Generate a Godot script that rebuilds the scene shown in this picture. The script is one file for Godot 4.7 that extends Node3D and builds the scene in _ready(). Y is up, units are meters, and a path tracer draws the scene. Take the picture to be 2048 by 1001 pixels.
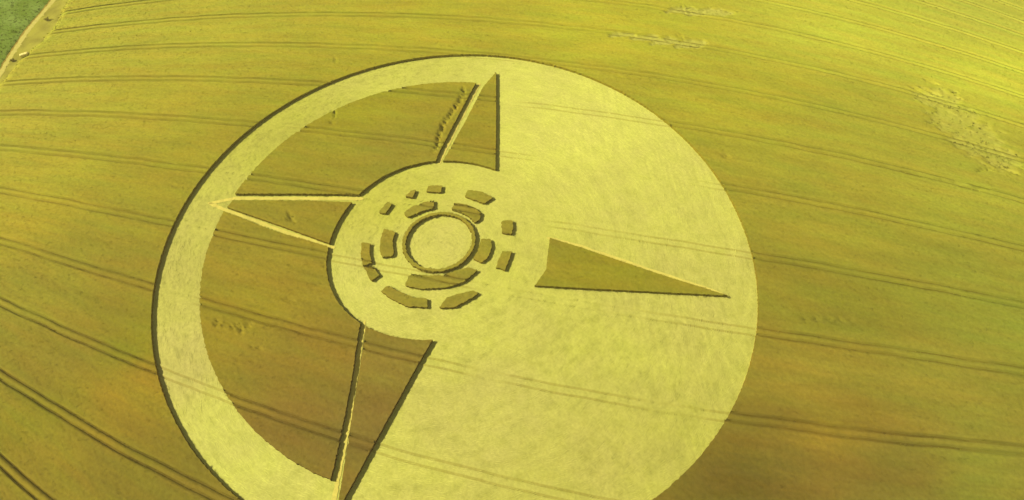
extends Node3D
# A crop circle in a ripe field, seen from the air. Ground axes: x to the right, z towards the viewer; the circle's centre is the origin.

const SUN_AZIMUTH := 11.0      # degrees behind the left-hand side
const SUN_HEIGHT := 35.0
const CROP := 1.05             # height of the standing crop in metres
const STEP := 0.6              # column width of the drilled rows
const X0 := -236.0
const COLS := 830
const K0 := -6
const K1 := 12
const LIT_STAND := Color(1.568, 1.342, 1.404)
const LIT_LAID := Color(1.400, 1.180, 0.817)

# the wheel tracks are long arcs: z of track k along x (polynomial terms i, j, factor)
const TRACK_TERMS := [[0, 0, 0.295], [0, 1, -132.86], [0, 2, -2.534], [0, 3, 10.42], [1, 0, -29.378], [1, 1, -7.923], [1, 2, 3.124], [1, 3, 0.443], [2, 0, 0.969], [2, 1, 15.534], [2, 2, 4.914], [3, 0, 0.288], [3, 1, 1.008], [4, 0, -0.487]]
# rounds, slightly out of true as walked: radius, then cosine and sine terms
const ROUND_OUTER := [86.73, 1.28, -0.23, -0.11, -1.79, -0.13, -0.23, -0.12, -0.11]
const ROUND_INNER := [71.17, -1.04, -0.44, -0.24, -0.74, 0.46, 0.14, 0.27, 0.05]
const ROUND_HUB := [32.72, -2.55, 0.13, 0.32, 0.21, 0.09, -0.1, -0.14, 0.24]
const ROUND_RING := [10.32, -2.41, 0.39, 0.13, 0.03]

# colour of the standing crop by place (x, distance, sRGB), and of the straw laid flat
const STAND_COLORS := [[-153,120,191,183,62],[-100,111,192,182,60],[-19,106,191,179,55],[59,97,201,192,59],[152,86,211,207,75],[210,89,199,197,78],[193,56,215,211,75],[134,37,178,170,59],[105,52,187,177,56],[159,3,178,173,62],[119,-3,172,162,57],[98,-21,156,144,51],[145,-25,160,155,56],[145,-38,153,155,56],[109,-31,146,139,48],[89,-50,168,147,57],[126,-52,159,148,57],[80,-62,136,117,45],[70,-73,111,94,38],[93,-73,138,116,51],[120,-76,151,146,57],[-155,78,192,180,62],[-109,74,185,172,54],[-133,39,186,173,54],[-99,36,172,159,48],[-132,20,184,166,50],[-101,16,164,152,48],[-116,-7,160,148,49],[-94,-5,158,140,47],[-100,-30,151,134,47],[-85,-27,148,141,38],[-82,-39,171,141,43],[-106,-48,147,138,38],[-98,-55,156,136,43],[-78,-60,146,128,44],[-59,-64,140,122,45],[-35,59,170,161,43],[-49,36,165,153,47],[-16,40,159,146,52],[13,49,165,149,47],[-46,13,157,143,47],[-56,-1,165,144,50],[-58,-18,163,142,44],[-34,-35,155,129,50],[-36,-54,141,116,52],[-15,-37,149,128,57],[-19,-54,138,115,57],[44,-13,162,150,45],[-10,14,167,152,61],[-3,-13,165,151,60],[18,5,163,148,56],[89,-66,172,141,51],[104,-75,139,122,52],[82,-70,132,108,49]]
const STRAW := [[43,46,222,215,95],[63,11,215,207,92],[64,-18,207,197,90],[40,-38,206,198,85],[13,-50,207,196,92],[37,-64,203,192,86],[55,-63,197,188,80],[8,-26,212,204,90],[-28,-14,215,207,95],[-78,-7,200,190,85],[-70,-30,208,195,95],[-50,-58,215,208,95],[-61,56,195,188,72],[-9,80,210,203,85],[-4,0,215,205,95],[28,73,222,215,95],[-21,15,205,198,75],[23,-8,209,201,86]]

# small hollows trodden into the standing crop: x, distance, half length, half width, turn, depth
const HOLLOWS := [[-48.5,13,1.2,0.7,0.9,0.6],[-49.2,14.6,0.5,0.9,0.2,0.5],[-47.6,11.9,1.0,0.5,-0.5,0.6],[-63.5,-22.4,0.9,0.8,0.4,0.55],[-61.2,-23.1,1.2,0.5,0.1,0.5],[-58.5,-23.6,1.5,0.5,-0.3,0.6],[-56.4,-24.9,0.6,1.3,0.2,0.6],[-54.6,-23.8,1.1,0.6,0.5,0.55],[-39.8,59.1,0.4,2.4,0,0.5],[-39.9,66,0.4,1.6,0,0.45],[-40.2,54.2,0.8,0.6,0,0.45],[-42.6,88.1,0.4,1.5,0,0.4],[-37.0,-12,1.6,0.5,-0.1,0.4],[-44.5,-16.5,1.8,0.5,-0.15,0.4],[-51,-31,2,0.5,-0.3,0.4],[95.5,-33.4,0.9,0.6,0.3,0.3],[98.2,-33.9,0.7,0.9,0,0.3],[101.5,-33.8,0.8,0.6,0,0.3],[104.6,-34.4,0.6,1.0,0.5,0.3],[107.2,-34.8,0.9,0.5,0.2,0.3],[89.5,26,1.2,0.8,0,0.4],[145,13.4,3.2,0.5,-0.35,0.55],[154.6,9.2,3.4,0.5,-0.36,0.55],[162,6.6,2.6,0.6,-0.36,0.55],[158.5,6.4,3,0.5,-0.38,0.5],[162.6,50.0,3.4,0.6,-0.75,0.9],[166.0,49.4,3.0,0.55,-0.75,0.9],[168.0,54.0,2.2,0.5,-0.7,0.9],[173.4,12.6,2.6,0.55,-0.85,0.9],[176.8,14.2,3.2,0.55,-0.85,0.9],[166.5,13.2,3.0,0.6,0.1,0.6],[87.4,87.4,0.35,2.0,0,0.35],[88.6,88.0,0.35,2.2,0,0.35],[92.9,105.4,0.35,2.2,0,0.35],[94.6,105.6,0.35,2.0,0,0.35]]

var track_poly := []           # per track, five coefficients of z over x / 100
var rough := FastNoiseLite.new()
var fine := FastNoiseLite.new()
var broad := FastNoiseLite.new()
var rng := RandomNumberGenerator.new()
var used := {}
var stand_grid := PackedColorArray()
var straw_grid := PackedColorArray()
const CELL := 4.0
const GX := 132
const GZ := 82
var hollow_cells := {}
var row_count := 0
var row_k := PackedInt32Array()
var row_kind := PackedInt32Array()     # 0 crop, 1 edge of a rut, 2 floor of a rut
var row_off := PackedFloat32Array()
var row_s := PackedFloat32Array()
var gz := PackedFloat32Array()         # z of every grid point
var gh := PackedFloat32Array()         # height of the standing crop there
var gin := PackedByteArray()           # 1 inside the part of the field that is built in detail
var crop_mat: StandardMaterial3D
var wall_mat: StandardMaterial3D
var laid_mat: StandardMaterial3D
var ear_mat: StandardMaterial3D
var ear_mesh: ArrayMesh
var wisp_mesh: ArrayMesh
var outlines := []                     # boxes and outlines of the pieces left standing
var lodged := []                       # outlines of the lodged patches

func _ready() -> void:
	# ---- camera
	var cam := Camera3D.new()
	cam.name = "camera"
	cam.fov = 44.06
	cam.near = 1.0
	cam.far = 6000.0
	cam.transform = Transform3D(Basis(Vector3.RIGHT, deg_to_rad(-55.075)) * Basis(Vector3.BACK, -0.0683), Vector3(19.08, 148.9, 108.03))
	add_child(cam)
	cam.current = true
	# ---- sky, sun, exposure
	var sky_m := ProceduralSkyMaterial.new()
	sky_m.sky_top_color = Color(0.64, 0.62, 0.56)
	sky_m.sky_horizon_color = Color(0.86, 0.78, 0.62)
	sky_m.sky_curve = 0.2
	sky_m.energy_multiplier = 0.3
	sky_m.ground_bottom_color = Color(0.45, 0.43, 0.25)
	sky_m.ground_horizon_color = Color(0.86, 0.78, 0.62)
	var sky := Sky.new()
	sky.sky_material = sky_m
	var env := Environment.new()
	env.background_mode = Environment.BG_SKY
	env.sky = sky
	env.tonemap_mode = Environment.TONE_MAPPER_LINEAR
	env.tonemap_exposure = 1.85
	env.sdfgi_enabled = true
	env.ssao_enabled = true
	env.ssil_enabled = true
	env.fog_enabled = true
	env.fog_density = 0.0003
	env.fog_light_color = Color(0.86, 0.84, 0.66)
	var we := WorldEnvironment.new()
	we.name = "world_environment"
	we.environment = env
	add_child(we)
	var sun := DirectionalLight3D.new()
	sun.name = "sun"
	sun.light_color = Color(1.0, 0.93, 0.76)
	sun.light_energy = 1.55
	sun.light_angular_distance = 0.5
	sun.shadow_enabled = true
	var az := deg_to_rad(SUN_AZIMUTH)
	var el := deg_to_rad(SUN_HEIGHT)
	var to_sun := Vector3(-cos(az) * cos(el), sin(el), -sin(az) * cos(el))
	add_child(sun)
	sun.look_at_from_position(to_sun * 400.0, Vector3.ZERO)

	setup_noise()
	setup_materials()
	setup_grid()

	# ---- the setting
	build_ground()
	build_field()
	build_flattened()
	build_border()
	# ---- the standing pieces of the pattern
	build_sectors()
	build_blocks()
	build_wheel_tracks()
	build_paths()
	build_lodged()
	# ---- small things beside the dirt track
	build_bale()
	build_shrubs()

# ------------------------------------------------------------------ naming
func numbered(n: String) -> String:
	if not used.has(n):
		used[n] = 0
		return n
	used[n] += 1
	return "%s_%03d" % [n, used[n]]

func tag(o: Node, label := "", category := "", group := "", kind := "") -> void:
	if label: o.set_meta("label", label)
	if category: o.set_meta("category", category)
	if group: o.set_meta("group", group)
	if kind: o.set_meta("kind", kind)

func thing(called: String, label: String, category: String, at: Vector3, group := "") -> Node3D:
	var o := Node3D.new()
	o.name = numbered(called)
	o.position = at
	add_child(o)
	tag(o, label, category, group)
	return o

func put(mesh: Mesh, called: String, m: Material, parent: Node3D = self, at := Vector3.ZERO) -> MeshInstance3D:
	var o := MeshInstance3D.new()
	o.name = numbered(called) if parent == self else called
	o.mesh = mesh
	o.material_override = m
	o.position = at
	parent.add_child(o, true)
	return o

# ------------------------------------------------------------------ materials
func setup_noise() -> void:
	rng.seed = 7
	rough.seed = 11
	rough.frequency = 0.55
	rough.fractal_octaves = 2
	fine.seed = 23
	fine.frequency = 0.9
	fine.fractal_octaves = 1
	broad.seed = 5
	broad.frequency = 0.06
	broad.fractal_octaves = 4

func grain(seed_: int, freq: float, lo: float, hi: float, size := 1024) -> NoiseTexture2D:
	var n := FastNoiseLite.new()
	n.seed = seed_
	n.frequency = freq
	n.fractal_octaves = 4
	n.fractal_gain = 0.65
	var t := NoiseTexture2D.new()
	t.width = size
	t.height = size
	t.seamless = true
	t.noise = n
	var g := Gradient.new()
	g.set_color(0, Color(lo, lo, lo))
	g.set_color(1, Color(hi, hi, hi))
	t.color_ramp = g
	return t

func surface(tex: Texture2D, metres: float) -> StandardMaterial3D:
	var m := StandardMaterial3D.new()
	m.vertex_color_use_as_albedo = true
	m.roughness = 0.9
	m.metallic_specular = 0.2
	if tex:
		m.albedo_texture = tex
		m.uv1_triplanar = true
		m.uv1_world_triplanar = true
		m.uv1_scale = Vector3.ONE / metres
	return m

func setup_materials() -> void:
	crop_mat = surface(grain(3, 0.03, 0.87, 1.0), 37.0)
	laid_mat = surface(grain(9, 0.03, 0.86, 1.0), 31.0)
	wall_mat = surface(grain(14, 0.08, 0.72, 1.0, 512), 6.0)
	ear_mat = surface(null, 1.0)
	ear_mesh = clump(9, 0.22, 0.34, 1)
	wisp_mesh = wisp()

func lin(r: float, g: float, b: float) -> Color:
	return Color(r / 255.0, g / 255.0, b / 255.0).srgb_to_linear()

# a clump of ears and leaf blades, some 0.5 m across
func clump(n: int, tall: float, wide: float, seed_: int) -> ArrayMesh:
	var r := RandomNumberGenerator.new()
	r.seed = seed_
	var st := SurfaceTool.new()
	st.begin(Mesh.PRIMITIVE_TRIANGLES)
	for i in n:
		var a := r.randf() * TAU
		var d := sqrt(r.randf()) * wide
		var p := Vector3(cos(a) * d, -0.12, sin(a) * d)
		var lean := Vector3(r.randf_range(-0.5, 0.5), 1.0, r.randf_range(-0.5, 0.5)) * tall * r.randf_range(0.6, 1.1)
		var b := r.randf() * PI
		var side := Vector3(cos(b), 0, sin(b)) * 0.055
		var tip := p + lean + Vector3(0, 0.08, 0)
		var nrm := Vector3(0, 1, 0).slerp(side.cross(lean).normalized() * signf(side.cross(lean).y + 0.001), 0.45)
		for v in [p - side, tip, p + side, p + lean * 0.6 - side * 1.3, tip + side * 0.4, p + lean * 0.6 + side * 1.3]:
			st.set_normal(nrm)
			st.set_color(Color.WHITE)
			st.add_vertex(v)
	return st.commit()

# a flat lock of laid straw, combed along x
func wisp() -> ArrayMesh:
	var r := RandomNumberGenerator.new()
	r.seed = 31
	var st := SurfaceTool.new()
	st.begin(Mesh.PRIMITIVE_TRIANGLES)
	for i in 5:
		var z := r.randf_range(-0.3, 0.3)
		var x := r.randf_range(-0.4, 0.4)
		var l := r.randf_range(0.5, 0.9)
		var y := r.randf_range(0.0, 0.025)
		for v in [Vector3(x - l, y, z), Vector3(x, y + 0.03, z - 0.06), Vector3(x + l, y, z + r.randf_range(-0.1, 0.1)), Vector3(x - l, y, z), Vector3(x + l, y, z), Vector3(x, y + 0.03, z + 0.06)]:
			st.set_normal(Vector3(0, 1, 0))
			st.set_color(Color.WHITE)
			st.add_vertex(v)
	return st.commit()

# ------------------------------------------------------------------ shape of the field
func track_z(x: float, k: int) -> float:
	var c: PackedFloat32Array = track_poly[k - K0]
	var u := x * 0.01
	return (((c[4] * u + c[3]) * u + c[2]) * u + c[1]) * u + c[0]

func make_tracks() -> void:
	for k in range(K0, K1 + 1):
		var kk := (k - 5.5) / 5.0
		var c := PackedFloat32Array([0, 0, 0, 0, 0])
		for t in TRACK_TERMS:
			c[t[0]] += t[2] * pow(kk, t[1])
		for i in 5:
			c[i] = -c[i]
		track_poly.append(c)
	for k in range(-2, K0 - 1, -1):          # the far ones follow the last surveyed one at even spacing
		for i in 5:
			track_poly[k - K0][i] = 1.9 * track_poly[k + 1 - K0][i] - 0.9 * track_poly[k + 2 - K0][i]

func round_at(co: Array, a: float) -> float:
	var r: float = co[0]
	for i in range(1, co.size(), 2):
		var n := (i + 1) / 2
		r += co[i] * cos(n * a) + co[i + 1] * sin(n * a)
	return r

func on_round(co: Array, degrees: float, grow := 0.0) -> Vector2:
	var a := deg_to_rad(degrees)
	var r := round_at(co, a) + grow
	return Vector2(cos(a) * r, -sin(a) * r)

func arc(co: Array, from: float, to: float, grow := 0.0) -> PackedVector2Array:
	var out := PackedVector2Array()
	var n := int(absf(to - from) / 2.0) + 2
	for i in n:
		out.append(on_round(co, lerpf(from, to, i / float(n - 1)), grow))
	return out

func pts(list: Array) -> PackedVector2Array:     # x, distance pairs
	var out := PackedVector2Array()
	for p in list:
		out.append(Vector2(p[0], -p[1]))
	return out

# the same outline with its corners trodden round
func rounded(poly: PackedVector2Array) -> PackedVector2Array:
	var out := PackedVector2Array()
	for i in poly.size():
		var a := poly[i]
		var b := poly[(i + 1) % poly.size()]
		out.append(a.lerp(b, 0.08))
		out.append(a.lerp(b, 0.92))
	return out

# an outline with a point every 0.5 m, uneven as trodden edges are
func ragged(poly: PackedVector2Array, uneven := 0.16, step := 0.5) -> PackedVector2Array:
	var out := PackedVector2Array()
	for i in poly.size():
		var a := poly[i]
		var b := poly[(i + 1) % poly.size()]
		var n := maxi(1, int(a.distance_to(b) / step))
		for j in n:
			var p := a.lerp(b, j / float(n))
			p += Vector2(fine.get_noise_2d(p.x * 1.3, p.y * 1.3), fine.get_noise_2d(p.x * 1.3 + 70.0, p.y * 1.3)) * uneven
			out.append(p)
	return out

func field_edge(d: float) -> float:               # where the crop starts beside the dirt track
	var e := -171.0
	if d > 84.0: e = lerpf(-171.0, -163.5, smoothstep(84.0, 128.0, d))
	return e + rough.get_noise_1d(d * 0.15) * 1.3

func blend_grid(list: Array, lit: Color) -> PackedColorArray:
	var out := PackedColorArray()
	out.resize(GX * GZ)
	var cols := []
	for c in list: cols.append(lin(c[2], c[3], c[4]))
	for j in GZ:
		for i in GX:
			var x := X0 + i * CELL
			var d := 190.0 - j * CELL
			var s := Color(0, 0, 0)
			var w := 0.0
			for n in list.size():
				var dx: float = x - list[n][0]
				var dz: float = (d - list[n][1]) * 1.5
				var q := 1.0 / pow(dx * dx + dz * dz + 30.0, 1.5)
				s += cols[n] * q
				w += q
			out[j * GX + i] = Color(s.r / (w * lit.r), s.g / (w * lit.g), s.b / (w * lit.b))
	return out

func look(grid: PackedColorArray, x: float, z: float) -> Color:
	var u := clampf((x - X0) / CELL, 0.0, GX - 1.01)
	var v := clampf((190.0 + z) / CELL, 0.0, GZ - 1.01)
	var i := int(u)
	var j := int(v)
	var a := grid[j * GX + i].lerp(grid[j * GX + i + 1], u - i)
	var b := grid[(j + 1) * GX + i].lerp(grid[(j + 1) * GX + i + 1], u - i)
	return a.lerp(b, v - j)

# how far across the drilled rows a place lies, in metres (24 m from wheel track to wheel track)
func across(x: float, z: float) -> float:
	var lo := 0
	var hi := K1 - K0
	while hi - lo > 1:
		var m := (lo + hi) / 2
		if track_z(x, m + K0) <= z: lo = m
		else: hi = m
	var a := track_z(x, lo + K0)
	var b := track_z(x, hi + K0)
	return 24.0 * (lo + clampf((z - a) / maxf(b - a, 1.0), -0.5, 1.5))

# where wind has lodged the crop: x, distance, half length, half width
const LODGED := [[166.5, 46, 8, 6], [167.5, 36, 9, 8], [170, 26, 9, 8], [173, 17.5, 6.5, 6], [82, 86, 6, 2.6], [90, 83.5, 7, 3], [75, 89, 6, 2], [66, 92, 6, 1.6], [92, 104.5, 8, 2], [100, 102.5, 9, 2.6], [107, 101, 6, 1.8]]

func lodging(x: float, z: float) -> float:
	if x < 55.0: return 0.0
	var best := 0.0
	var n := rough.get_noise_2d(x * 0.35, z * 0.5) * 0.45
	for o in LODGED:
		var q := Vector2((x - o[0]) / o[2], (-z - o[1]) / o[3]).length()
		if q < 1.8: best = maxf(best, 1.0 - smoothstep(0.72, 1.02, q + n))
	return best

func crop_color(x: float, z: float) -> Color:
	var c := look(stand_grid, x, z)
	var v := across(x, z)
	var n := broad.get_noise_2d(x * 0.35, v * 1.9)            # streaks along the drills
	var g := broad.get_noise_2d(x * 0.6 + 300.0, v * 2.3)
	var f := 1.0 + n * 0.15 + fine.get_noise_2d(x * 0.09, v * 0.9) * 0.06 + fine.get_noise_2d(x * 0.5, v * 1.6) * 0.05 + rough.get_noise_2d(x * 0.16, v * 1.5) * 0.06
	var out := Color(c.r * f * (1.0 - g * 0.09), c.g * f * (1.0 + g * 0.05), c.b * f)
	var l := lodging(x, z)
	if l > 0.0:
		var p := 0.5 + 0.5 * rough.get_noise_2d(x * 0.3 + 20.0, z * 0.5)
		var dry := lin(208, 200, 98)
		out = out.lerp(Color(dry.r / LIT_STAND.r, dry.g / LIT_STAND.g, dry.b / LIT_STAND.b), l * ((0.24 + 0.36 * p) if z > -70.0 else (0.7 + 0.3 * p)))
	return out

func straw_color(x: float, z: float) -> Color:
	var c := look(straw_grid, x, z)
	var r := sqrt(x * x + z * z)
	var a := atan2(z, x)
	var swirl := fine.get_noise_2d(r * 0.9, a * 7.0) * 0.05 + broad.get_noise_2d(r * 4.5, a * 20.0) * 0.09
	var m := broad.get_noise_2d(x * 0.8 + 90.0, z * 0.9)
	var u := broad.get_noise_2d(x * 2.6 + 500.0, z * 3.0)      # thin and thick places
	# on the right the board was drawn straight up and down the slope
	var comb := fine.get_noise_2d(x * 0.9, z * 0.05) * 0.09 * smoothstep(25.0, 55.0, x) * smoothstep(0.0, 0.5, 0.35 + broad.get_noise_2d(x * 0.4, z * 0.4))
	var clump := maxf(rough.get_noise_2d(x * 0.55, z * 0.65), 0.0) * smoothstep(-20.0, 35.0, z + x * 0.4) * 0.10
	var f := 1.0 + swirl * 0.8 + comb + m * 0.08 - maxf(u, 0.0) * lerpf(0.07, 0.16, smoothstep(-30.0, 30.0, z)) - clump
	return Color(c.r * f * (1.0 - m * 0.03 - u * 0.02), c.g * f, c.b * f * (1.0 - m * 0.12 - u * 0.08 - clump))

func crop_height(x: float, z: float) -> float:
	var h := CROP + rough.get_noise_2d(x * 0.5, z * 1.1) * 0.06 + fine.get_noise_2d(x, z * 1.4) * 0.03
	var cell := Vector2i(int(floor(x / 4.0)), int(floor(z / 4.0)))
	if hollow_cells.has(cell):
		for o in hollow_cells[cell]:
			var p := Vector2(x - o[0], z + o[1]).rotated(o[4])
			var q := Vector2(p.x / o[2], p.y / o[3]).length()
			if q < 1.5: h -= o[5] * (1.0 - smoothstep(0.7, 1.4, q)) * (0.8 + 0.6 * rough.get_noise_2d(x * 2.0, z * 2.0))
	h -= (0.35 if z > -70.0 else 0.5) * lodging(x, z)
	var e := field_edge(-z) if x < -150.0 else -999.0
	if x < e + 3.0: h *= clampf((x - e) / 3.0, 0.02, 1.0)
	return maxf(h, 0.02)

# how far a rut has closed again: 0 open, 1 grown over
func rut_fill(x: float, k: int, side: float) -> float:
	var n := rough.get_noise_2d(x * 0.22, k * 37.0 + side * 3.0) + 0.45 * broad.get_noise_2d(x * 0.35, k * 91.0)
	return clampf(0.0 + 0.3 * n, 0.0, 0.24)

func setup_grid() -> void:
	make_tracks()
	stand_grid = blend_grid(STAND_COLORS, LIT_STAND)
	straw_grid = blend_grid(STRAW, LIT_LAID)
	# trampled bits along the edge of the north path
	var all := HOLLOWS.duplicate()
	for i in 62:
		var t := i / 61.0
		var a := Vector2(5.9, 67.2).lerp(Vector2(-5.2, 37.2), t)
		a += Vector2(sin(t * 8.0) * 0.8 + rng.randf_range(-0.5, 0.5), rng.randf_range(-0.3, 0.3))
		all.append([a.x, a.y, rng.randf_range(0.3, 0.5), rng.randf_range(0.35, 0.7), rng.randf_range(-0.6, 0.2), rng.randf_range(0.35, 0.85)])
	for o in all:
		var reach: float = maxf(o[2], o[3]) * 1.5
		for i in range(int(floor((o[0] - reach) / 4.0)), int(floor((o[0] + reach) / 4.0)) + 1):
			for j in range(int(floor((-o[1] - reach) / 4.0)), int(floor((-o[1] + reach) / 4.0)) + 1):
				var key := Vector2i(i, j)
				if not hollow_cells.has(key): hollow_cells[key] = []
				hollow_cells[key].append(o)
	for k in range(K0, K1):
		for e in [[-1.5, 1], [-1.42, 2], [-0.8, 2], [-0.72, 1], [0.0, 0], [0.72, 1], [0.8, 2], [1.42, 2], [1.5, 1]]:
			row_k.append(k); row_kind.append(e[1]); row_off.append(e[0]); row_s.append(0.0)
		for i in 36:
			row_k.append(k); row_kind.append(0); row_off.append(0.0); row_s.append((i + 1) / 37.0)
	row_count = row_k.size()
	gz.resize(row_count * COLS)
	gh.resize(row_count * COLS)
	gin.resize(row_count * COLS)
	for r in row_count:
		var k := row_k[r]
		var kind := row_kind[r]
		for c in COLS:
			var x := X0 + c * STEP
			var z := track_z(x, k)
			if row_s[r] > 0.0: z = lerpf(z + 1.6, track_z(x, k + 1) - 1.6, row_s[r])
			else: z += row_off[r] + rough.get_noise_2d(x * 0.12, k * 17.0) * 0.25
			var at := r * COLS + c
			gz[at] = z
			var d := -z
			if d > 176.0 - (x + 236.0) * 0.105 or d < -98.0 or x < -128.0 - (d + 88.0) * 0.44 or x > 152.0 + (d + 100.0) * 0.49:
				continue
			gin[at] = 1
			var h := crop_height(x, z)
			if kind == 2: h = lerpf(0.3, h, rut_fill(x, k, signf(row_off[r])))
			elif kind == 1: h -= 0.05
			gh[at] = h

# a sheet of standing crop: fill cells lie wholly inside, the others are cut along the outline
func sheet(test: Callable, box: Rect2, outline: PackedVector2Array, cut_outside: bool, heights: Callable, colors: Callable, fill: Array, worn := Color.WHITE) -> ArrayMesh:
	var verts := PackedVector3Array()
	var norms := PackedVector3Array()
	var cols := PackedColorArray()
	var index := PackedInt32Array()
	var id := {}
	var c0 := maxi(0, int((box.position.x - X0) / STEP) - 1)
	var c1 := mini(COLS - 2, int((box.end.x - X0) / STEP) + 1)
	var width := c1 - c0 + 2
	var before := PackedByteArray()
	var now := PackedByteArray()
	before.resize(width)
	now.resize(width)
	for r in row_count:
		var any := false
		for i in width:
			var at := r * COLS + c0 + i
			var z := gz[at]
			now[i] = 0
			if gin[at] == 1:
				now[i] = 2
				if z > box.position.y - 1.0 and z < box.end.y + 1.0 and test.call(X0 + (c0 + i) * STEP, z): now[i] = 3
		if r > 0:
			for i in width - 1:
				var n := (before[i] & 1) + (before[i + 1] & 1) + (now[i] & 1) + (now[i + 1] & 1)
				if n == 0 or before[i] == 0 or before[i + 1] == 0 or now[i] == 0 or now[i + 1] == 0: continue
				var a := (r - 1) * COLS + c0 + i
				var b := r * COLS + c0 + i
				if n == 4:
					for at in [a, a + 1, b, b + 1]:
						if not id.has(at):
							id[at] = verts.size()
							var x: float = X0 + (at % COLS) * STEP
							var z := gz[at]
							verts.append(Vector3(x, heights.call(at, x, z), z))
							norms.append(Vector3.ZERO)
							cols.append(colors.call(x, z) * (worn.lerp(Color.WHITE, smoothstep(-0.15, 0.3, broad.get_noise_2d(x * 0.3, row_k[at / COLS] * 53.0) + 0.004 * (40.0 - z) - 0.2)) if row_kind[at / COLS] == 2 else Color.WHITE))
					var ia: int = id[a]; var ib: int = id[a + 1]; var ic: int = id[b]; var ie: int = id[b + 1]
					index.append_array([ia, ib, ie, ia, ie, ic])
					if fill and row_kind[r] == 0 and rng.randf() < fill[0]:
						fill[1].append(Vector3(X0 + (c0 + i + rng.randf()) * STEP, 0.5 * (verts[ia].y + verts[ie].y), lerpf(gz[a], gz[b], rng.randf())))
				elif outline.size() > 0:
					var x := X0 + (c0 + i) * STEP
					var quad := PackedVector2Array([Vector2(x, gz[a]), Vector2(x + STEP, gz[a + 1]), Vector2(x + STEP, gz[b + 1]), Vector2(x, gz[b])])
					var h: Array = [heights.call(a, x, gz[a]), heights.call(a + 1, x + STEP, gz[a + 1]), heights.call(b, x, gz[b]), heights.call(b + 1, x + STEP, gz[b + 1])]
					for piece in (Geometry2D.clip_polygons(quad, outline) if cut_outside else Geometry2D.intersect_polygons(quad, outline)):
						var tri := Geometry2D.triangulate_polygon(piece)
						var base := verts.size()
						for p in piece:
							var u := clampf((p.x - x) / STEP, 0, 1)
							var v := clampf((p.y - lerpf(gz[a], gz[a + 1], u)) / maxf(0.01, lerpf(gz[b], gz[b + 1], u) - lerpf(gz[a], gz[a + 1], u)), 0, 1)
							verts.append(Vector3(p.x, lerpf(lerpf(h[0], h[1], u), lerpf(h[2], h[3], u), v), p.y))
							norms.append(Vector3.ZERO)
							cols.append(colors.call(p.x, p.y))
						for t in range(0, tri.size(), 3):
							var p0 := verts[base + tri[t]]; var p1 := verts[base + tri[t + 1]]; var p2 := verts[base + tri[t + 2]]
							if (p1 - p0).cross(p2 - p0).y > 0.0: index.append_array([base + tri[t], base + tri[t + 2], base + tri[t + 1]])
							else: index.append_array([base + tri[t], base + tri[t + 1], base + tri[t + 2]])
		var swap := before
		before = now
		now = swap
	for t in range(0, index.size(), 3):
		var n := (verts[index[t + 2]] - verts[index[t]]).cross(verts[index[t + 1]] - verts[index[t]])
		norms[index[t]] += n
		norms[index[t + 1]] += n
		norms[index[t + 2]] += n
	for i in norms.size():
		norms[i] = norms[i].normalized() if norms[i].length_squared() > 1e-12 else Vector3.UP
	var arrays := []
	arrays.resize(Mesh.ARRAY_MAX)
	arrays[Mesh.ARRAY_VERTEX] = verts
	arrays[Mesh.ARRAY_NORMAL] = norms
	arrays[Mesh.ARRAY_COLOR] = cols
	arrays[Mesh.ARRAY_INDEX] = index
	var m := ArrayMesh.new()
	m.add_surface_from_arrays(Mesh.PRIMITIVE_TRIANGLES, arrays)
	return m

var low := 1.0               # how much shorter the crop stands in the piece being built

func stand_height(at: int, _x: float, _z: float) -> float:
	return gh[at] * low

# the stalks that show along a cut edge, from the ears to the ground, and clumps leaning out over it
func wall(outline: PackedVector2Array, closed: bool, outwards: float, fringe: Array, open: Callable) -> ArrayMesh:
	var st := SurfaceTool.new()
	st.begin(Mesh.PRIMITIVE_TRIANGLES)
	var turn := -1.0 if Geometry2D.is_polygon_clockwise(outline) else 1.0
	for i in outline.size() - (0 if closed else 1):
		var a := outline[i]
		var b := outline[(i + 1) % outline.size()]
		if not open.call((a + b) * 0.5): continue
		var side := (b - a).orthogonal().normalized() * turn * outwards
		var lit := side.dot(Vector2(-0.98, -0.19)) > 0.1
		var ha := (0.34 if lit else 0.85) if in_rut(a.x, a.y) else crop_height(a.x, a.y) * low + 0.01
		var hb := (0.34 if lit else 0.85) if in_rut(b.x, b.y) else crop_height(b.x, b.y) * low + 0.01
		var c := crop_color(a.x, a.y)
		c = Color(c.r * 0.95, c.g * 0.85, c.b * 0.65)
		var foot := side * 0.05
		var q := [Vector3(a.x, ha, a.y), Vector3(b.x, hb, b.y), Vector3(b.x + foot.x, 0.0, b.y + foot.y), Vector3(a.x + foot.x, 0.0, a.y + foot.y)]
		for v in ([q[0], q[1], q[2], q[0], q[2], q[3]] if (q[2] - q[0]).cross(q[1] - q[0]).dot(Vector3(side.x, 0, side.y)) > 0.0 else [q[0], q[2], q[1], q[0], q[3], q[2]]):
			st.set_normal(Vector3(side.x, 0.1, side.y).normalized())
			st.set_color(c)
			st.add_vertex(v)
		for j in 2:
			if rng.randf() < (0.4 if lit else 0.75):
				var p := a.lerp(b, rng.randf()) - side * (rng.randf_range(0.1, 0.4) if lit else rng.randf_range(-0.12, 0.3))
				fringe.append(Vector3(p.x, minf(ha, hb) - rng.randf_range(0.05, 0.2), p.y))
	return st.commit()

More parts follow.
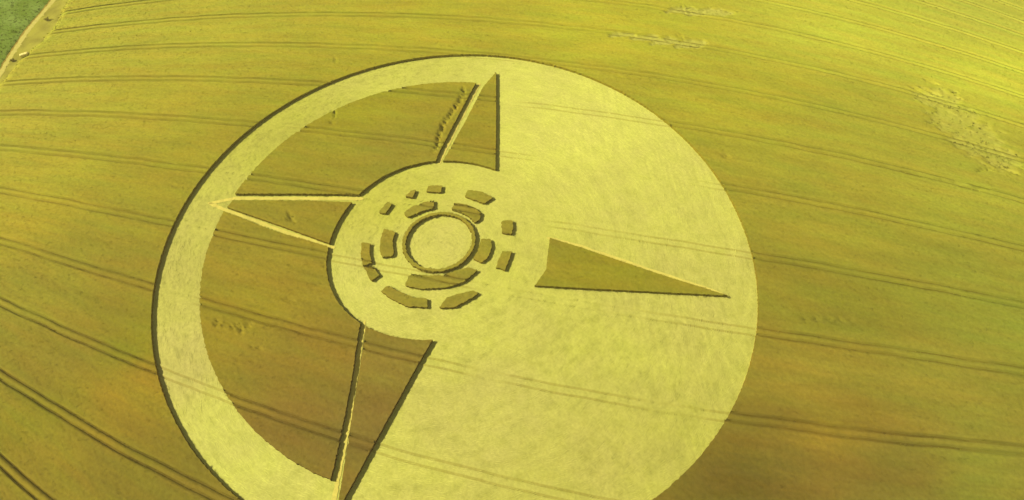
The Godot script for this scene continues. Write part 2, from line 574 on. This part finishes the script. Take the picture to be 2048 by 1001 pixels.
func ears(spots: Array, parent: Node3D, called := "ears") -> void:
	var mm := MultiMesh.new()
	mm.transform_format = MultiMesh.TRANSFORM_3D
	mm.use_colors = true
	mm.mesh = ear_mesh
	mm.instance_count = spots.size()
	for i in spots.size():
		var p: Vector3 = spots[i]
		var s := rng.randf_range(0.7, 1.25)
		mm.set_instance_transform(i, Transform3D(Basis(Vector3.UP, rng.randf() * TAU).scaled(Vector3(s, s * rng.randf_range(0.5, 1.0), s)), p - Vector3(0, 0.06, 0)))
		var c := crop_color(p.x, p.z)
		var f := rng.randf_range(0.92, 1.09)
		var g := rng.randf_range(-0.05, 0.05)
		mm.set_instance_color(i, Color(c.r * f * (1.0 - g), c.g * f * (1.0 + g), c.b * f))
	var o := MultiMeshInstance3D.new()
	o.name = called
	o.multimesh = mm
	o.material_override = ear_mat
	parent.add_child(o, true)
	o.set_meta("kind", "stuff")

func in_rut(x: float, z: float) -> bool:
	for k in range(K0, K1):
		var d := absf(absf(z - track_z(x, k) - rough.get_noise_2d(x * 0.12, k * 17.0) * 0.25) - 1.1)
		if d < 0.3: return true
	return false

func always(_p: Vector2) -> bool:
	return true

# one piece of the pattern left standing: canopy, stalks along its edge, ears
func standing(called: String, label: String, category: String, poly: PackedVector2Array, group := "", uneven := 0.16, fullness := 0.42) -> Node3D:
	var outline := ragged(poly, uneven)
	var box := Rect2(outline[0], Vector2.ZERO)
	for p in outline: box = box.expand(p)
	outlines.append([box, outline])
	var o := thing(called, label, category, Vector3.ZERO, group)
	var spots := []
	var test := func(x: float, z: float) -> bool: return Geometry2D.is_point_in_polygon(Vector2(x, z), outline)
	put(sheet(test, box, outline, false, stand_height, crop_color, [fullness, spots]), "canopy", crop_mat, o)
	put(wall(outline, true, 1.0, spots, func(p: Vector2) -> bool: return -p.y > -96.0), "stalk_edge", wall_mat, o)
	ears(spots, o)
	return o

# ------------------------------------------------------------------ the setting
func build_ground() -> void:
	var st := SurfaceTool.new()
	st.begin(Mesh.PRIMITIVE_TRIANGLES)
	var n := 40
	var span := 4000.0
	for j in n:
		for i in n:
			var q := []
			for e in [[0, 0], [1, 0], [1, 1], [0, 0], [1, 1], [0, 1]]:
				var u: float = (i + e[0]) / float(n) * 2.0 - 1.0
				var v: float = (j + e[1]) / float(n) * 2.0 - 1.0
				q.append(Vector3(signf(u) * u * u * span, -0.02, signf(v) * v * v * span))
			for v in q:
				st.set_normal(Vector3.UP)
				st.set_color(lin(150, 138, 60))
				st.add_vertex(v)
	var o := put(st.commit(), "ground", surface(grain(41, 0.02, 0.8, 1.0, 512), 60.0))
	tag(o, "dull yellowish farmland under and around the crop", "ground", "", "structure")

func outside(x: float, z: float) -> bool:
	if x < -150.0 and x < field_edge(-z): return false
	var r := x * x + z * z
	if r > 8100.0: return true
	if r < 6700.0: return false
	var a := atan2(-z, x)
	return sqrt(r) > round_at(ROUND_OUTER, a)

func build_field() -> void:
	var outline := ragged(arc(ROUND_OUTER, 0.0, 358.0), 0.14)
	# the cut edge is uneven, so cells near it are judged by the outline itself
	var test := func(x: float, z: float) -> bool:
		var r := x * x + z * z
		if r > 6900.0 and r < 8000.0: return not Geometry2D.is_point_in_polygon(Vector2(x, z), outline)
		return outside(x, z)
	var spots := []
	var o := Node3D.new()
	o.name = "crop_field"
	add_child(o)
	tag(o, "yellow-green field of ripe standing crop all around the flattened circle", "crop field", "", "stuff")
	var c := put(sheet(test, Rect2(X0, -190, COLS * STEP, 300), outline, true, stand_height, crop_color, [0.36, spots]), "canopy", crop_mat, o)
	c.set_meta("kind", "stuff")
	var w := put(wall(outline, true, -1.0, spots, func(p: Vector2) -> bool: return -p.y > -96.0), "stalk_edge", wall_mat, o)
	w.set_meta("kind", "stuff")
	ears(spots, o)

func laid_height(at: int, x: float, z: float) -> float:
	var r := sqrt(x * x + z * z)
	var a := atan2(z, x)
	var h := 0.14 + 0.035 * rough.get_noise_2d(r * 1.6, a * 20.0) + 0.02 * fine.get_noise_2d(x * 1.1, z * 1.1)
	var row := at / COLS
	if row_kind[row] == 2: h -= 0.10 * (1.0 - rut_fill(x, row_k[row] + 40, signf(row_off[row]))) * smoothstep(-0.35, 0.25, broad.get_noise_2d(x * 0.25, row_k[row] * 53.0))
	return maxf(h, 0.012)

func build_flattened() -> void:
	var outline := arc(ROUND_OUTER, 0.0, 359.0, 0.25)
	var test := func(x: float, z: float) -> bool:
		var r := x * x + z * z
		return r < 9000.0 and sqrt(r) < round_at(ROUND_OUTER, atan2(-z, x)) + 0.25
	var spots := []
	var o := Node3D.new()
	o.name = "flattened_crop"
	add_child(o)
	tag(o, "pale straw of the great circle, laid flat and combed round in a swirl", "flattened crop", "", "stuff")
	var m := put(sheet(test, Rect2(-91, -91, 182, 182), outline, false, laid_height, straw_color, [0.3, spots], Color(0.8, 0.76, 0.7)), "laid_straw", laid_mat, o)
	m.set_meta("kind", "stuff")
	var mm := MultiMesh.new()
	mm.transform_format = MultiMesh.TRANSFORM_3D
	mm.use_colors = true
	mm.mesh = wisp_mesh
	mm.instance_count = spots.size()
	for i in spots.size():
		var p: Vector3 = spots[i]
		var a := atan2(p.z, p.x) + PI / 2 + rng.randf_range(-0.25, 0.25) + 0.5 * broad.get_noise_2d(p.x * 0.6, p.z * 0.6)
		mm.set_instance_transform(i, Transform3D(Basis(Vector3.UP, -a).scaled(Vector3.ONE * rng.randf_range(0.7, 1.3)), p - Vector3(0, 0.02, 0)))
		var f := rng.randf_range(0.95, 1.06)
		mm.set_instance_color(i, straw_color(p.x, p.z) * Color(f, f, f))
	var w := MultiMeshInstance3D.new()
	w.name = "straw_wisps"
	w.multimesh = mm
	w.material_override = ear_mat
	o.add_child(w, true)
	w.set_meta("kind", "stuff")

func ribbon(line: PackedVector2Array, half: float, y: float, col: Color, uneven := 0.0, taper := false) -> ArrayMesh:
	var st := SurfaceTool.new()
	st.begin(Mesh.PRIMITIVE_TRIANGLES)
	add_ribbon(st, line, half, y, col, uneven, taper)
	st.generate_normals()
	return st.commit()

func add_ribbon(st: SurfaceTool, line: PackedVector2Array, half: float, y: float, col: Color, uneven := 0.0, taper := false, in_crop := false) -> void:
	var l := PackedVector2Array()
	var r := PackedVector2Array()
	for i in line.size():
		var t := (line[mini(i + 1, line.size() - 1)] - line[maxi(i - 1, 0)]).normalized().orthogonal()
		var w := half * (1.0 + uneven * fine.get_noise_2d(line[i].x, line[i].y))
		if taper: w *= minf(1.0, 0.45 + 0.2 * mini(i, line.size() - 1 - i))
		l.append(line[i] + t * w)
		r.append(line[i] - t * w * (1.0 + uneven * fine.get_noise_2d(line[i].x + 50.0, line[i].y)))
	for i in line.size() - 1:
		var f := 1.0 + 0.12 * rough.get_noise_2d(line[i].x, line[i].y)
		var base := col
		if in_crop:      # crushed green stalks over soil, more or less trodden along the way
			base = crop_color(line[i].x, line[i].y) * col.lerp(Color.WHITE, clampf(0.3 + 0.8 * broad.get_noise_2d(line[i].x * 0.7, line[i].y * 2.0), 0.0, 0.75))
		st.set_color(Color(base.r * f, base.g * f, base.b * f))
		for p in [l[i], l[i + 1], r[i + 1], l[i], r[i + 1], r[i]]:
			st.add_vertex(Vector3(p.x, y, p.y))

func build_wheel_tracks() -> void:
	var where := {-4: "just inside the far top right corner", -3: "second from the far top right corner", -2: "third from the far top right corner", -1: "running above both small lodged patches", 0: "leaving the picture through its top edge", 1: "all along the top, between the two small lodged patches", 2: "brushing the top of the circle", 3: "crossing the upper half of the north needle", 4: "crossing the lower half of the north needle", 5: "just above the west needle", 6: "crossing the lower path of the west needle", 7: "through the west half at mid height, below the hub", 8: "low across the south needle", 9: "bottom left, ending at the circle's lower left edge", 10: "in the bottom left corner"}
	var soil := surface(grain(77, 0.1, 0.8, 1.0, 256), 5.0)
	for k in where:
		var st := SurfaceTool.new()
		st.begin(Mesh.PRIMITIVE_TRIANGLES)
		for s in [-1.0, 1.0]:
			var line := PackedVector2Array()
			for c in COLS:
				var x := X0 + c * STEP
				var z: float = track_z(x, k) + rough.get_noise_2d(x * 0.12, k * 17.0) * 0.25 + s * 1.1
				var d: float = -z
				var here: bool = d < 176.0 - (x + 236.0) * 0.105 and d > -97.0 and x > maxf(-128.0 - (d + 88.0) * 0.44, field_edge(d) + 2.5) and x < 152.0 + (d + 100.0) * 0.49
				if here and x * x + z * z < 8000.0 and not outside(x, z):      # inside the circle: only where crop still stands
					here = false
					for o in outlines:
						if o[0].has_point(Vector2(x, z)) and Geometry2D.is_point_in_polygon(Vector2(x, z), o[1]): here = true
				if here: line.append(Vector2(x, z))
				if not here or c == COLS - 1:
					if line.size() > 3: add_ribbon(st, line, 0.29, 0.5, Color(0.62, 0.58, 0.5), 0.2, false, true)
					line.clear()
		st.generate_normals()
		var o := put(st.commit(), "wheel_track", soil)
		tag(o, "pair of narrow wheel ruts " + where[k], "wheel track", "tractor wheel tracks through the field", "structure")

func build_border() -> void:
	# the dirt track, the verge beside it and the green field beyond
	var mid := pts([[-166, 30], [-169, 50], [-171, 72], [-172.4, 87], [-173.1, 95], [-173.4, 103], [-173.3, 113], [-172.9, 124], [-171.6, 133], [-170.4, 143], [-170, 158], [-170, 180], [-171, 210]])
	var line := PackedVector2Array()
	for i in mid.size() - 1:
		for j in 14: line.append(mid[i].cubic_interpolate(mid[i + 1], mid[maxi(0, i - 1)], mid[mini(mid.size() - 1, i + 2)], j / 14.0))
	var dirt := surface(grain(55, 0.06, 0.78, 1.0, 512), 9.0)
	var o := put(ribbon(line, 1.0, 0.09, lin(192, 190, 106), 0.3), "dirt_track", dirt)
	tag(o, "narrow pale dirt track between the green field and the crop", "dirt track", "", "structure")
	var st := SurfaceTool.new()
	st.begin(Mesh.PRIMITIVE_TRIANGLES)
	var spots := []
	var verge := SurfaceTool.new()
	verge.begin(Mesh.PRIMITIVE_TRIANGLES)
	# green field: a low uneven canopy left of the track
	var edge := func(d: float) -> float:
		for i in line.size() - 1:
			if -line[i].y <= d and -line[i + 1].y >= d: return line[i].x
		return line[0].x
	var cache := {}
	for j in 110:
		cache[j] = edge.call(40.0 + j * 1.4)
	for j in 109:
		var d0 := 40.0 + j * 1.4
		for i in 60:
			var q := []
			for e in [[0, 0], [1, 0], [1, 1], [0, 1]]:
				var d: float = d0 + e[1] * 1.4
				var x: float = cache[j + e[1]] - 1.9 - (i + e[0]) * 1.4 + rough.get_noise_2d(d, 3.0) * 0.5
				var h := 0.3 + 0.16 * rough.get_noise_2d(x, d)
				if i + e[0] == 0: h = 0.04
				q.append(Vector3(x, h, -d))
			for v in [q[0], q[2], q[1], q[0], q[3], q[2]]:
				var n := broad.get_noise_2d(v.x * 1.2, v.z * 1.2)
				var c := lin(92, 122, 38).lerp(lin(112, 142, 66), clampf(n * 1.3 + 0.35, 0, 1))
				st.set_color(Color(c.r, c.g, c.b))
				st.add_vertex(v)
			if rng.randf() < 0.8: spots.append(Vector3(q[0].x - rng.randf() * 1.4, q[2].y, q[0].z - rng.randf() * 1.4))
		for i in 9:
			var q := []
			for e in [[0, 0], [1, 0], [1, 1], [0, 1]]:
				var d: float = d0 + e[1] * 1.4
				var a: float = cache[j + e[1]] + 0.9
				var x: float = lerpf(a, field_edge(d) + 2.0, (i + e[0]) / 9.0)
				q.append(Vector3(x, 0.05 + 0.16 * absf(rough.get_noise_2d(x * 1.4, d * 1.4)), -d))
			for v in [q[0], q[1], q[2], q[0], q[2], q[3]]:
				var n := broad.get_noise_2d(v.x * 2.0 + 40.0, v.z * 2.0)
				var c := lin(166, 168, 68).lerp(lin(142, 142, 56), clampf(n * 1.6 + 0.4, 0, 1))
				verge.set_color(c)
				verge.add_vertex(v)
	st.generate_normals()
	verge.generate_normals()
	var g := put(st.commit(), "green_field", crop_mat)
	tag(g, "corner of a green field beyond the dirt track, top left", "green field", "", "structure")
	var mm := MultiMesh.new()
	mm.transform_format = MultiMesh.TRANSFORM_3D
	mm.use_colors = true
	mm.mesh = ear_mesh
	mm.instance_count = spots.size()
	for i in spots.size():
		var p: Vector3 = spots[i]
		var s := rng.randf_range(0.9, 1.7)
		mm.set_instance_transform(i, Transform3D(Basis(Vector3.UP, rng.randf() * TAU).scaled(Vector3(s, s, s)), p))
		var n := broad.get_noise_2d(p.x * 1.2, p.z * 1.2)
		mm.set_instance_color(i, lin(90, 122, 36).lerp(lin(112, 142, 66), clampf(n * 1.3 + rng.randf_range(0.1, 0.6), 0, 1)))
	var w := MultiMeshInstance3D.new()
	w.name = "leaves"
	w.multimesh = mm
	w.material_override = ear_mat
	g.add_child(w, true)
	w.set_meta("kind", "stuff")
	var v := put(verge.commit(), "verge", dirt)
	tag(v, "rough brownish grass verge between the dirt track and the crop", "verge", "", "structure")

# ------------------------------------------------------------------ the pattern
func build_sectors() -> void:
	# north-west quarter
	var p := arc(ROUND_INNER, 160.2, 81.7)
	p.append_array(pts([[2.3, 49.8], [-3.5, 34.4]]))
	p.append_array(arc(ROUND_HUB, 96.4, 143.4))
	p.append_array(pts([[-47.1, 22.6]]))
	standing("crop_sector", "large curved block of standing crop between the north path and the upper west path", "crop block", p, "", 0.2)
	# south-west quarter
	p = pts([[-52.7, 8.4]])
	p.append_array(arc(ROUND_HUB, 178.4, 227.2))
	p.append_array(pts([[-24.4, -41.5], [-25.5, -54.6]]))
	p.append_array(arc(ROUND_INNER, 248.0, 166.0))
	standing("crop_sector", "large brownish block of standing crop in the lower left, below the west needle", "crop block", p, "", 0.2)
	# the four compass needles
	p = pts([[6.0, 49.9], [12.7, 67.2], [17.7, 74.9], [16.7, 50.1]])
	p.append_array(arc(ROUND_HUB, 60.3, 92.4))
	standing("crop_needle", "tall needle of standing crop pointing up to the top of the circle", "crop needle", p, "compass needles of standing crop", 0.1)
	p = arc(ROUND_HUB, 149.5, 176.4)
	p.append_array(pts([[-51.2, 10.3], [-69.2, 19.1], [-68.0, 21.7], [-46.4, 19.8]]))
	standing("crop_needle", "needle of standing crop pointing left between two thin pale paths", "crop needle", p, "compass needles of standing crop", 0.1)
	p = arc(ROUND_HUB, 230.6, 263.4)
	p.append_array(pts([[-8.1, -40.3], [-18.0, -60.3], [-23.4, -71.4], [-24.9, -76.0], [-23.6, -55.0], [-22.4, -36.4]]))
	standing("crop_needle", "brown needle of standing crop pointing down out of the picture", "crop needle", p, "compass needles of standing crop", 0.1)
	p = pts([[30.5, -1.4], [38.9, -5.4], [57.5, -15.2], [77.0, -24.8], [56.3, -21.9], [40.0, -19.6], [24.8, -17.4], [28.4, -12.3]])
	standing("crop_needle", "lone needle of standing crop on the right, surrounded by flattened straw", "crop needle", p, "compass needles of standing crop", 0.1)

func build_blocks() -> void:
	# the round bank about the middle
	var out := arc(ROUND_RING, 0.0, 355.0, 0.42)
	var hole := ragged(arc(ROUND_RING, 0.0, 355.0, -0.55), 0.25)
	var outline := ragged(out, 0.25)
	var o := thing("crop_ring", "thin closed ring of standing crop around the bare centre", "crop ring", Vector3.ZERO)
	var spots := []
	var test := func(x: float, z: float) -> bool:
		var q := Vector2(x, z)
		return Geometry2D.is_point_in_polygon(q, outline) and not Geometry2D.is_point_in_polygon(q, hole)
	# cut the ring open on one side so that it is one outline
	var slit := PackedVector2Array(outline)
	slit.append(outline[0])
	slit.append(hole[0])
	for i in range(hole.size() - 1, -1, -1): slit.append(hole[i])
	put(sheet(test, Rect2(-16, -16, 32, 32), slit, false, stand_height, crop_color, [0.42, spots]), "canopy", crop_mat, o)
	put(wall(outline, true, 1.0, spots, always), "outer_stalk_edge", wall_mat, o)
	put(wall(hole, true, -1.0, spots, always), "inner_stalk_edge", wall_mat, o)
	ears(spots, o)
	low = 0.84
	for b in [
		["curved block of standing crop just above left of the centre ring", [[-13.5, 12.1], [-10.7, 14.4], [-7.2, 15.7], [-4.2, 16.2], [-4.1, 13.2], [-7.6, 12.3], [-12.0, 10.2]]],
		["ragged curved block of standing crop just above right of the centre ring", [[2.3, 14.7], [5.7, 13.8], [8.9, 11.9], [10.3, 9.8], [10.0, 7.5], [8.5, 6.4], [6.6, 9.0], [4.2, 10.9], [1.5, 12.2]]],
		["upright block of standing crop touching the left side of the centre ring", [[-19.2, 6.4], [-15.6, 4.9], [-16.3, 1.9], [-15.7, -3.4], [-16.6, -4.0], [-19.1, -3.9], [-19.9, -1.3], [-19.9, 2.8]]],
		["crescent block of standing crop touching the right side of the centre ring", [[10.3, 0.2], [13.1, -0.3], [13.2, -3.5], [11.9, -6.8], [10.0, -8.3], [7.7, -6.7], [9.0, -4.3], [9.5, -2.0]]],
		["longest curved block of standing crop, directly below the centre ring", [[-10.7, -10.5], [-7.0, -11.3], [-1.5, -11.8], [2.6, -10.5], [6.3, -9.7], [8.8, -11.0], [7.6, -12.0], [4.9, -14.4], [0.3, -15.9], [-6.9, -15.9], [-11.9, -14.4]]],
		["small slanted block of standing crop at the far upper left of the hub", [[-21.2, 13.0], [-18.7, 16.9], [-17.2, 15.8], [-19.2, 12.2]]],
		["smallest block of standing crop, left of the oblong one at the top of the hub", [[-13.3, 18.7], [-11.3, 20.9], [-10.0, 21.0], [-10.8, 18.0]]],
		["oblong block of standing crop at the top of the hub, below the north path", [[-6.6, 20.0], [-6.1, 22.3], [-1.6, 22.2], [-1.8, 19.3]]],
		["tilted block of standing crop at the upper right of the hub, below the north needle", [[6.5, 19.5], [10.8, 18.5], [14.2, 15.6], [11.6, 13.6], [5.5, 17.0]]],
		["squarish block of standing crop on the right of the hub, upper of two", [[16.5, 6.3], [19.9, 6.3], [19.9, 3.6], [19.3, 1.2], [16.5, 1.8]]],
		["leaning block of standing crop on the right of the hub, lower of two", [[16.2, -4.9], [19.0, -5.1], [17.9, -8.4], [16.6, -11.6], [15.5, -10.7], [14.1, -10.3]]],
		["narrow upright block of standing crop at the far left of the hub", [[-25.5, 1.8], [-22.7, 1.2], [-23.0, -2.2], [-21.8, -5.7], [-24.5, -6.6], [-25.3, -3.1]]],
		["short slanted block of standing crop right under the narrow upright one at far left", [[-24.1, -6.9], [-21.7, -6.8], [-19.4, -10.3], [-21.7, -12.0]]],
		["curved block of standing crop at the bottom left of the hub, above the south needle", [[-16.9, -14.0], [-13.2, -16.4], [-9.0, -18.6], [-5.4, -19.1], [-5.2, -21.9], [-11.2, -21.2], [-15.8, -18.0], [-18.6, -15.7]]],
		["curved block of standing crop at the bottom of the hub, right of the gap", [[-0.1, -19.3], [3.5, -18.3], [7.5, -17.5], [8.8, -18.7], [4.8, -21.2], [2.1, -22.5], [-2.1, -22.4]]],
	]:
		standing("crop_block", b[0], "crop block", rounded(pts(b[1])), "blocks of standing crop in the hub", 0.2, 0.85)
	low = 1.0

func build_paths() -> void:
	var m := surface(grain(61, 0.1, 0.86, 1.0, 256), 7.0)
	var pale := straw_grid[0]
	pale = lin(216, 212, 112) * (1.0 / 1.2)
	for e in [
		["thin pale trodden path along the top of the west needle", [[-76, 21.8], [-68, 23.2], [-47, 21.3], [-28.8, 19.6], [-26.5, 19.4]], 0.58],
		["thin pale trodden path slanting along the underside of the west needle", [[-76.3, 22.2], [-70.0, 18.6], [-52.0, 9.4], [-35.4, 1.5], [-33.6, 1.0]], 0.58],
		["pale trodden path climbing along the left side of the north needle", [[11.6, 70.4], [10.6, 68.0], [3.6, 50.2], [-2.4, 33.9], [-2.8, 32.0]], 0.55],
		["pale trodden path down the left side of the south needle", [[-22.6, -24.4], [-23.6, -38.0], [-24.4, -54.5], [-25.6, -66.5], [-26.2, -74.0]], 0.55],
		["pale trodden strip along the upper edge of the lone needle on the right", [[29.8, -0.6], [39.2, -4.6], [57.8, -14.4], [77.2, -24.4]], 0.55],
	]:
		var c := pts(e[1])
		var line := PackedVector2Array()
		for i in c.size() - 1:
			for j in 12: line.append(c[i].lerp(c[i + 1], j / 12.0))
		line.append(c[c.size() - 1])
		var o := put(ribbon(line, e[2], 0.21, pale, 0.35, true), "trodden_path", m)
		tag(o, e[0], "path", "thin trodden paths beside the needles", "structure")

func lodged_outlines() -> Array:
	if lodged.is_empty():
		for l in [
			[[163, 51], [168, 54], [173, 52], [176, 44], [177, 36], [178, 28], [180, 19], [177, 13], [170, 11], [164, 16], [161, 24], [158, 33], [158, 43]],
			[[76, 87], [81, 88.5], [87, 86], [93, 84.5], [97, 82], [95, 79], [89, 78.5], [84, 80.5], [79, 84]],
			[[84, 106], [90, 107], [98, 104.5], [107, 103.5], [112, 101], [110, 99], [102, 99], [95, 100], [90, 103]],
		]:
			lodged.append(ragged(pts(l), 2.2, 0.8))
	return lodged

func build_lodged() -> void:
	var names := ["long pale patch of wind-lodged crop at the right edge, lying across the rows", "small pale patch of wind-lodged crop above the circle, the nearer of two", "flat pale patch of wind-lodged crop at the very top edge of the picture"]
	lodged_outlines()
	for n in 3:
		var poly: PackedVector2Array = lodged[n]
		var o := thing("lodged_patch", names[n], "lodged crop", Vector3.ZERO, "patches of lodged crop")
		var box := Rect2(poly[0], Vector2.ZERO)
		for p in poly: box = box.expand(p)
		var mess := func(at: int, x: float, z: float) -> float:
			return gh[at] - 0.08 + 0.38 * lodging(x, z) * rough.get_noise_2d(x * 0.3 + z * 0.25, z * 0.5 - x * 0.1) + 0.1 * fine.get_noise_2d(x * 0.8, z * 0.8)
		var tint := func(x: float, z: float) -> Color:
			var f := 0.5 + 0.5 * rough.get_noise_2d(x * 0.5 + 20.0, z * 0.9)
			return crop_color(x, z) * Color(1.0 + 0.1 * f, 1.0 + 0.08 * f, 1.0 + 0.2 * f)
		var test := func(x: float, z: float) -> bool: return Geometry2D.is_point_in_polygon(Vector2(x, z), poly)
		put(sheet(test, box, poly, false, mess, tint, []), "tangled_straw", laid_mat, o)
		var spots := []
		for i in int(box.get_area() * 0.3):
			var p := box.position + Vector2(rng.randf(), rng.randf()) * box.size
			if Geometry2D.is_point_in_polygon(p, poly): spots.append(Vector3(p.x, CROP - 0.05, p.y))
		ears(spots, o, "upright_ears")

func build_bale() -> void:
	# a pale oblong bale lying beside the dirt track, its edges rounded off
	var o := thing("straw_bale", "single pale oblong straw bale lying beside the dirt track, top left", "straw bale", Vector3(-167.3, 0.1, -105.0))
	o.rotation.y = 0.42
	var st := SurfaceTool.new()
	st.begin(Mesh.PRIMITIVE_TRIANGLES)
	st.set_color(lin(236, 230, 150))
	rounded_box(st, Vector3(3.1, 1.25, 1.5), 0.22)
	st.generate_normals()
	var body := put(st.commit(), "straw", laid_mat, o, Vector3(0, 0.62, 0))
	for x in [-1.0, 0.0, 1.0]:
		var t := SurfaceTool.new()
		t.begin(Mesh.PRIMITIVE_TRIANGLES)
		t.set_color(lin(150, 130, 70))
		rounded_box(t, Vector3(0.05, 1.28, 1.53), 0.02)
		t.generate_normals()
		put(t.commit(), "twine", wall_mat, body, Vector3(x, 0, 0))

func rounded_box(st: SurfaceTool, size: Vector3, r: float) -> void:
	# a box whose faces are bulged grids, pulled in at edges
	var n := 6
	for axis in 3:
		for s in [-1.0, 1.0]:
			for i in n:
				for j in n:
					var q := []
					for e in [[0, 0], [1, 0], [1, 1], [0, 1]]:
						var p := Vector3.ZERO
						p[axis] = s
						p[(axis + 1) % 3] = (i + e[0]) / float(n) * 2.0 - 1.0
						p[(axis + 2) % 3] = (j + e[1]) / float(n) * 2.0 - 1.0
						var half := size * 0.5
						var core := half - Vector3.ONE * minf(r, minf(half.x, minf(half.y, half.z)) * 0.9)
						var w := p * half
						var inner := w.clamp(-core, core)
						q.append(inner + (w - inner).normalized() * (half - core).x)
					for k in ([0, 2, 1, 0, 3, 2] if s > 0.0 else [0, 1, 2, 0, 2, 3]):
						st.add_vertex(q[k])

func build_shrubs() -> void:
	var bark := surface(null, 1.0)
	var i := 0
	for e in [[-167.6, 128.5, 1.0, "dark low shrub on the verge, the highest up the dirt track"], [-171.2, 102.4, 0.8, "low shrub close against the dirt track, left of the straw bale"]]:
		var o := thing("shrub", e[3], "shrub", Vector3(e[0], 0.05, -e[1]), "shrubs on the verge of the dirt track")
		var r := RandomNumberGenerator.new()
		r.seed = 90 + i
		i += 1
		var st := SurfaceTool.new()
		st.begin(Mesh.PRIMITIVE_TRIANGLES)
		var lf := SurfaceTool.new()
		lf.begin(Mesh.PRIMITIVE_TRIANGLES)
		var size: float = e[2]
		for b in 7:
			var a := b * TAU / 7.0 + r.randf()
			var tip := Vector3(cos(a) * size * r.randf_range(0.4, 0.9), size * r.randf_range(0.7, 1.1), sin(a) * size * r.randf_range(0.4, 0.9))
			var side := Vector3(-sin(a), 0, cos(a)) * 0.04
			var back := Vector3(cos(a), 0, sin(a)) * 0.04
			st.set_color(lin(92, 76, 44))
			for v in [side, tip, -side, back, tip, side, -side, tip, back]: st.add_vertex(v)
			for l in 45:
				var p := tip * r.randf_range(0.35, 1.05) + Vector3(r.randfn(), r.randfn() * 0.6, r.randfn()) * size * 0.22
				p.y = maxf(p.y, 0.1)
				var u := Vector3(r.randfn(), r.randfn(), r.randfn()).normalized()
				var w := u.cross(Vector3(r.randfn(), r.randfn(), r.randfn())).normalized()
				lf.set_color(lin(130, 128, 54).lerp(lin(156, 148, 70), r.randf()))
				for v in [p - u * 0.13, p + w * 0.09, p + u * 0.16, p - u * 0.13, p + u * 0.16, p - w * 0.09]: lf.add_vertex(v)
		st.generate_normals()
		lf.generate_normals()
		put(st.commit(), "stems", bark, o)
		put(lf.commit(), "foliage", bark, o).set_meta("kind", "stuff")
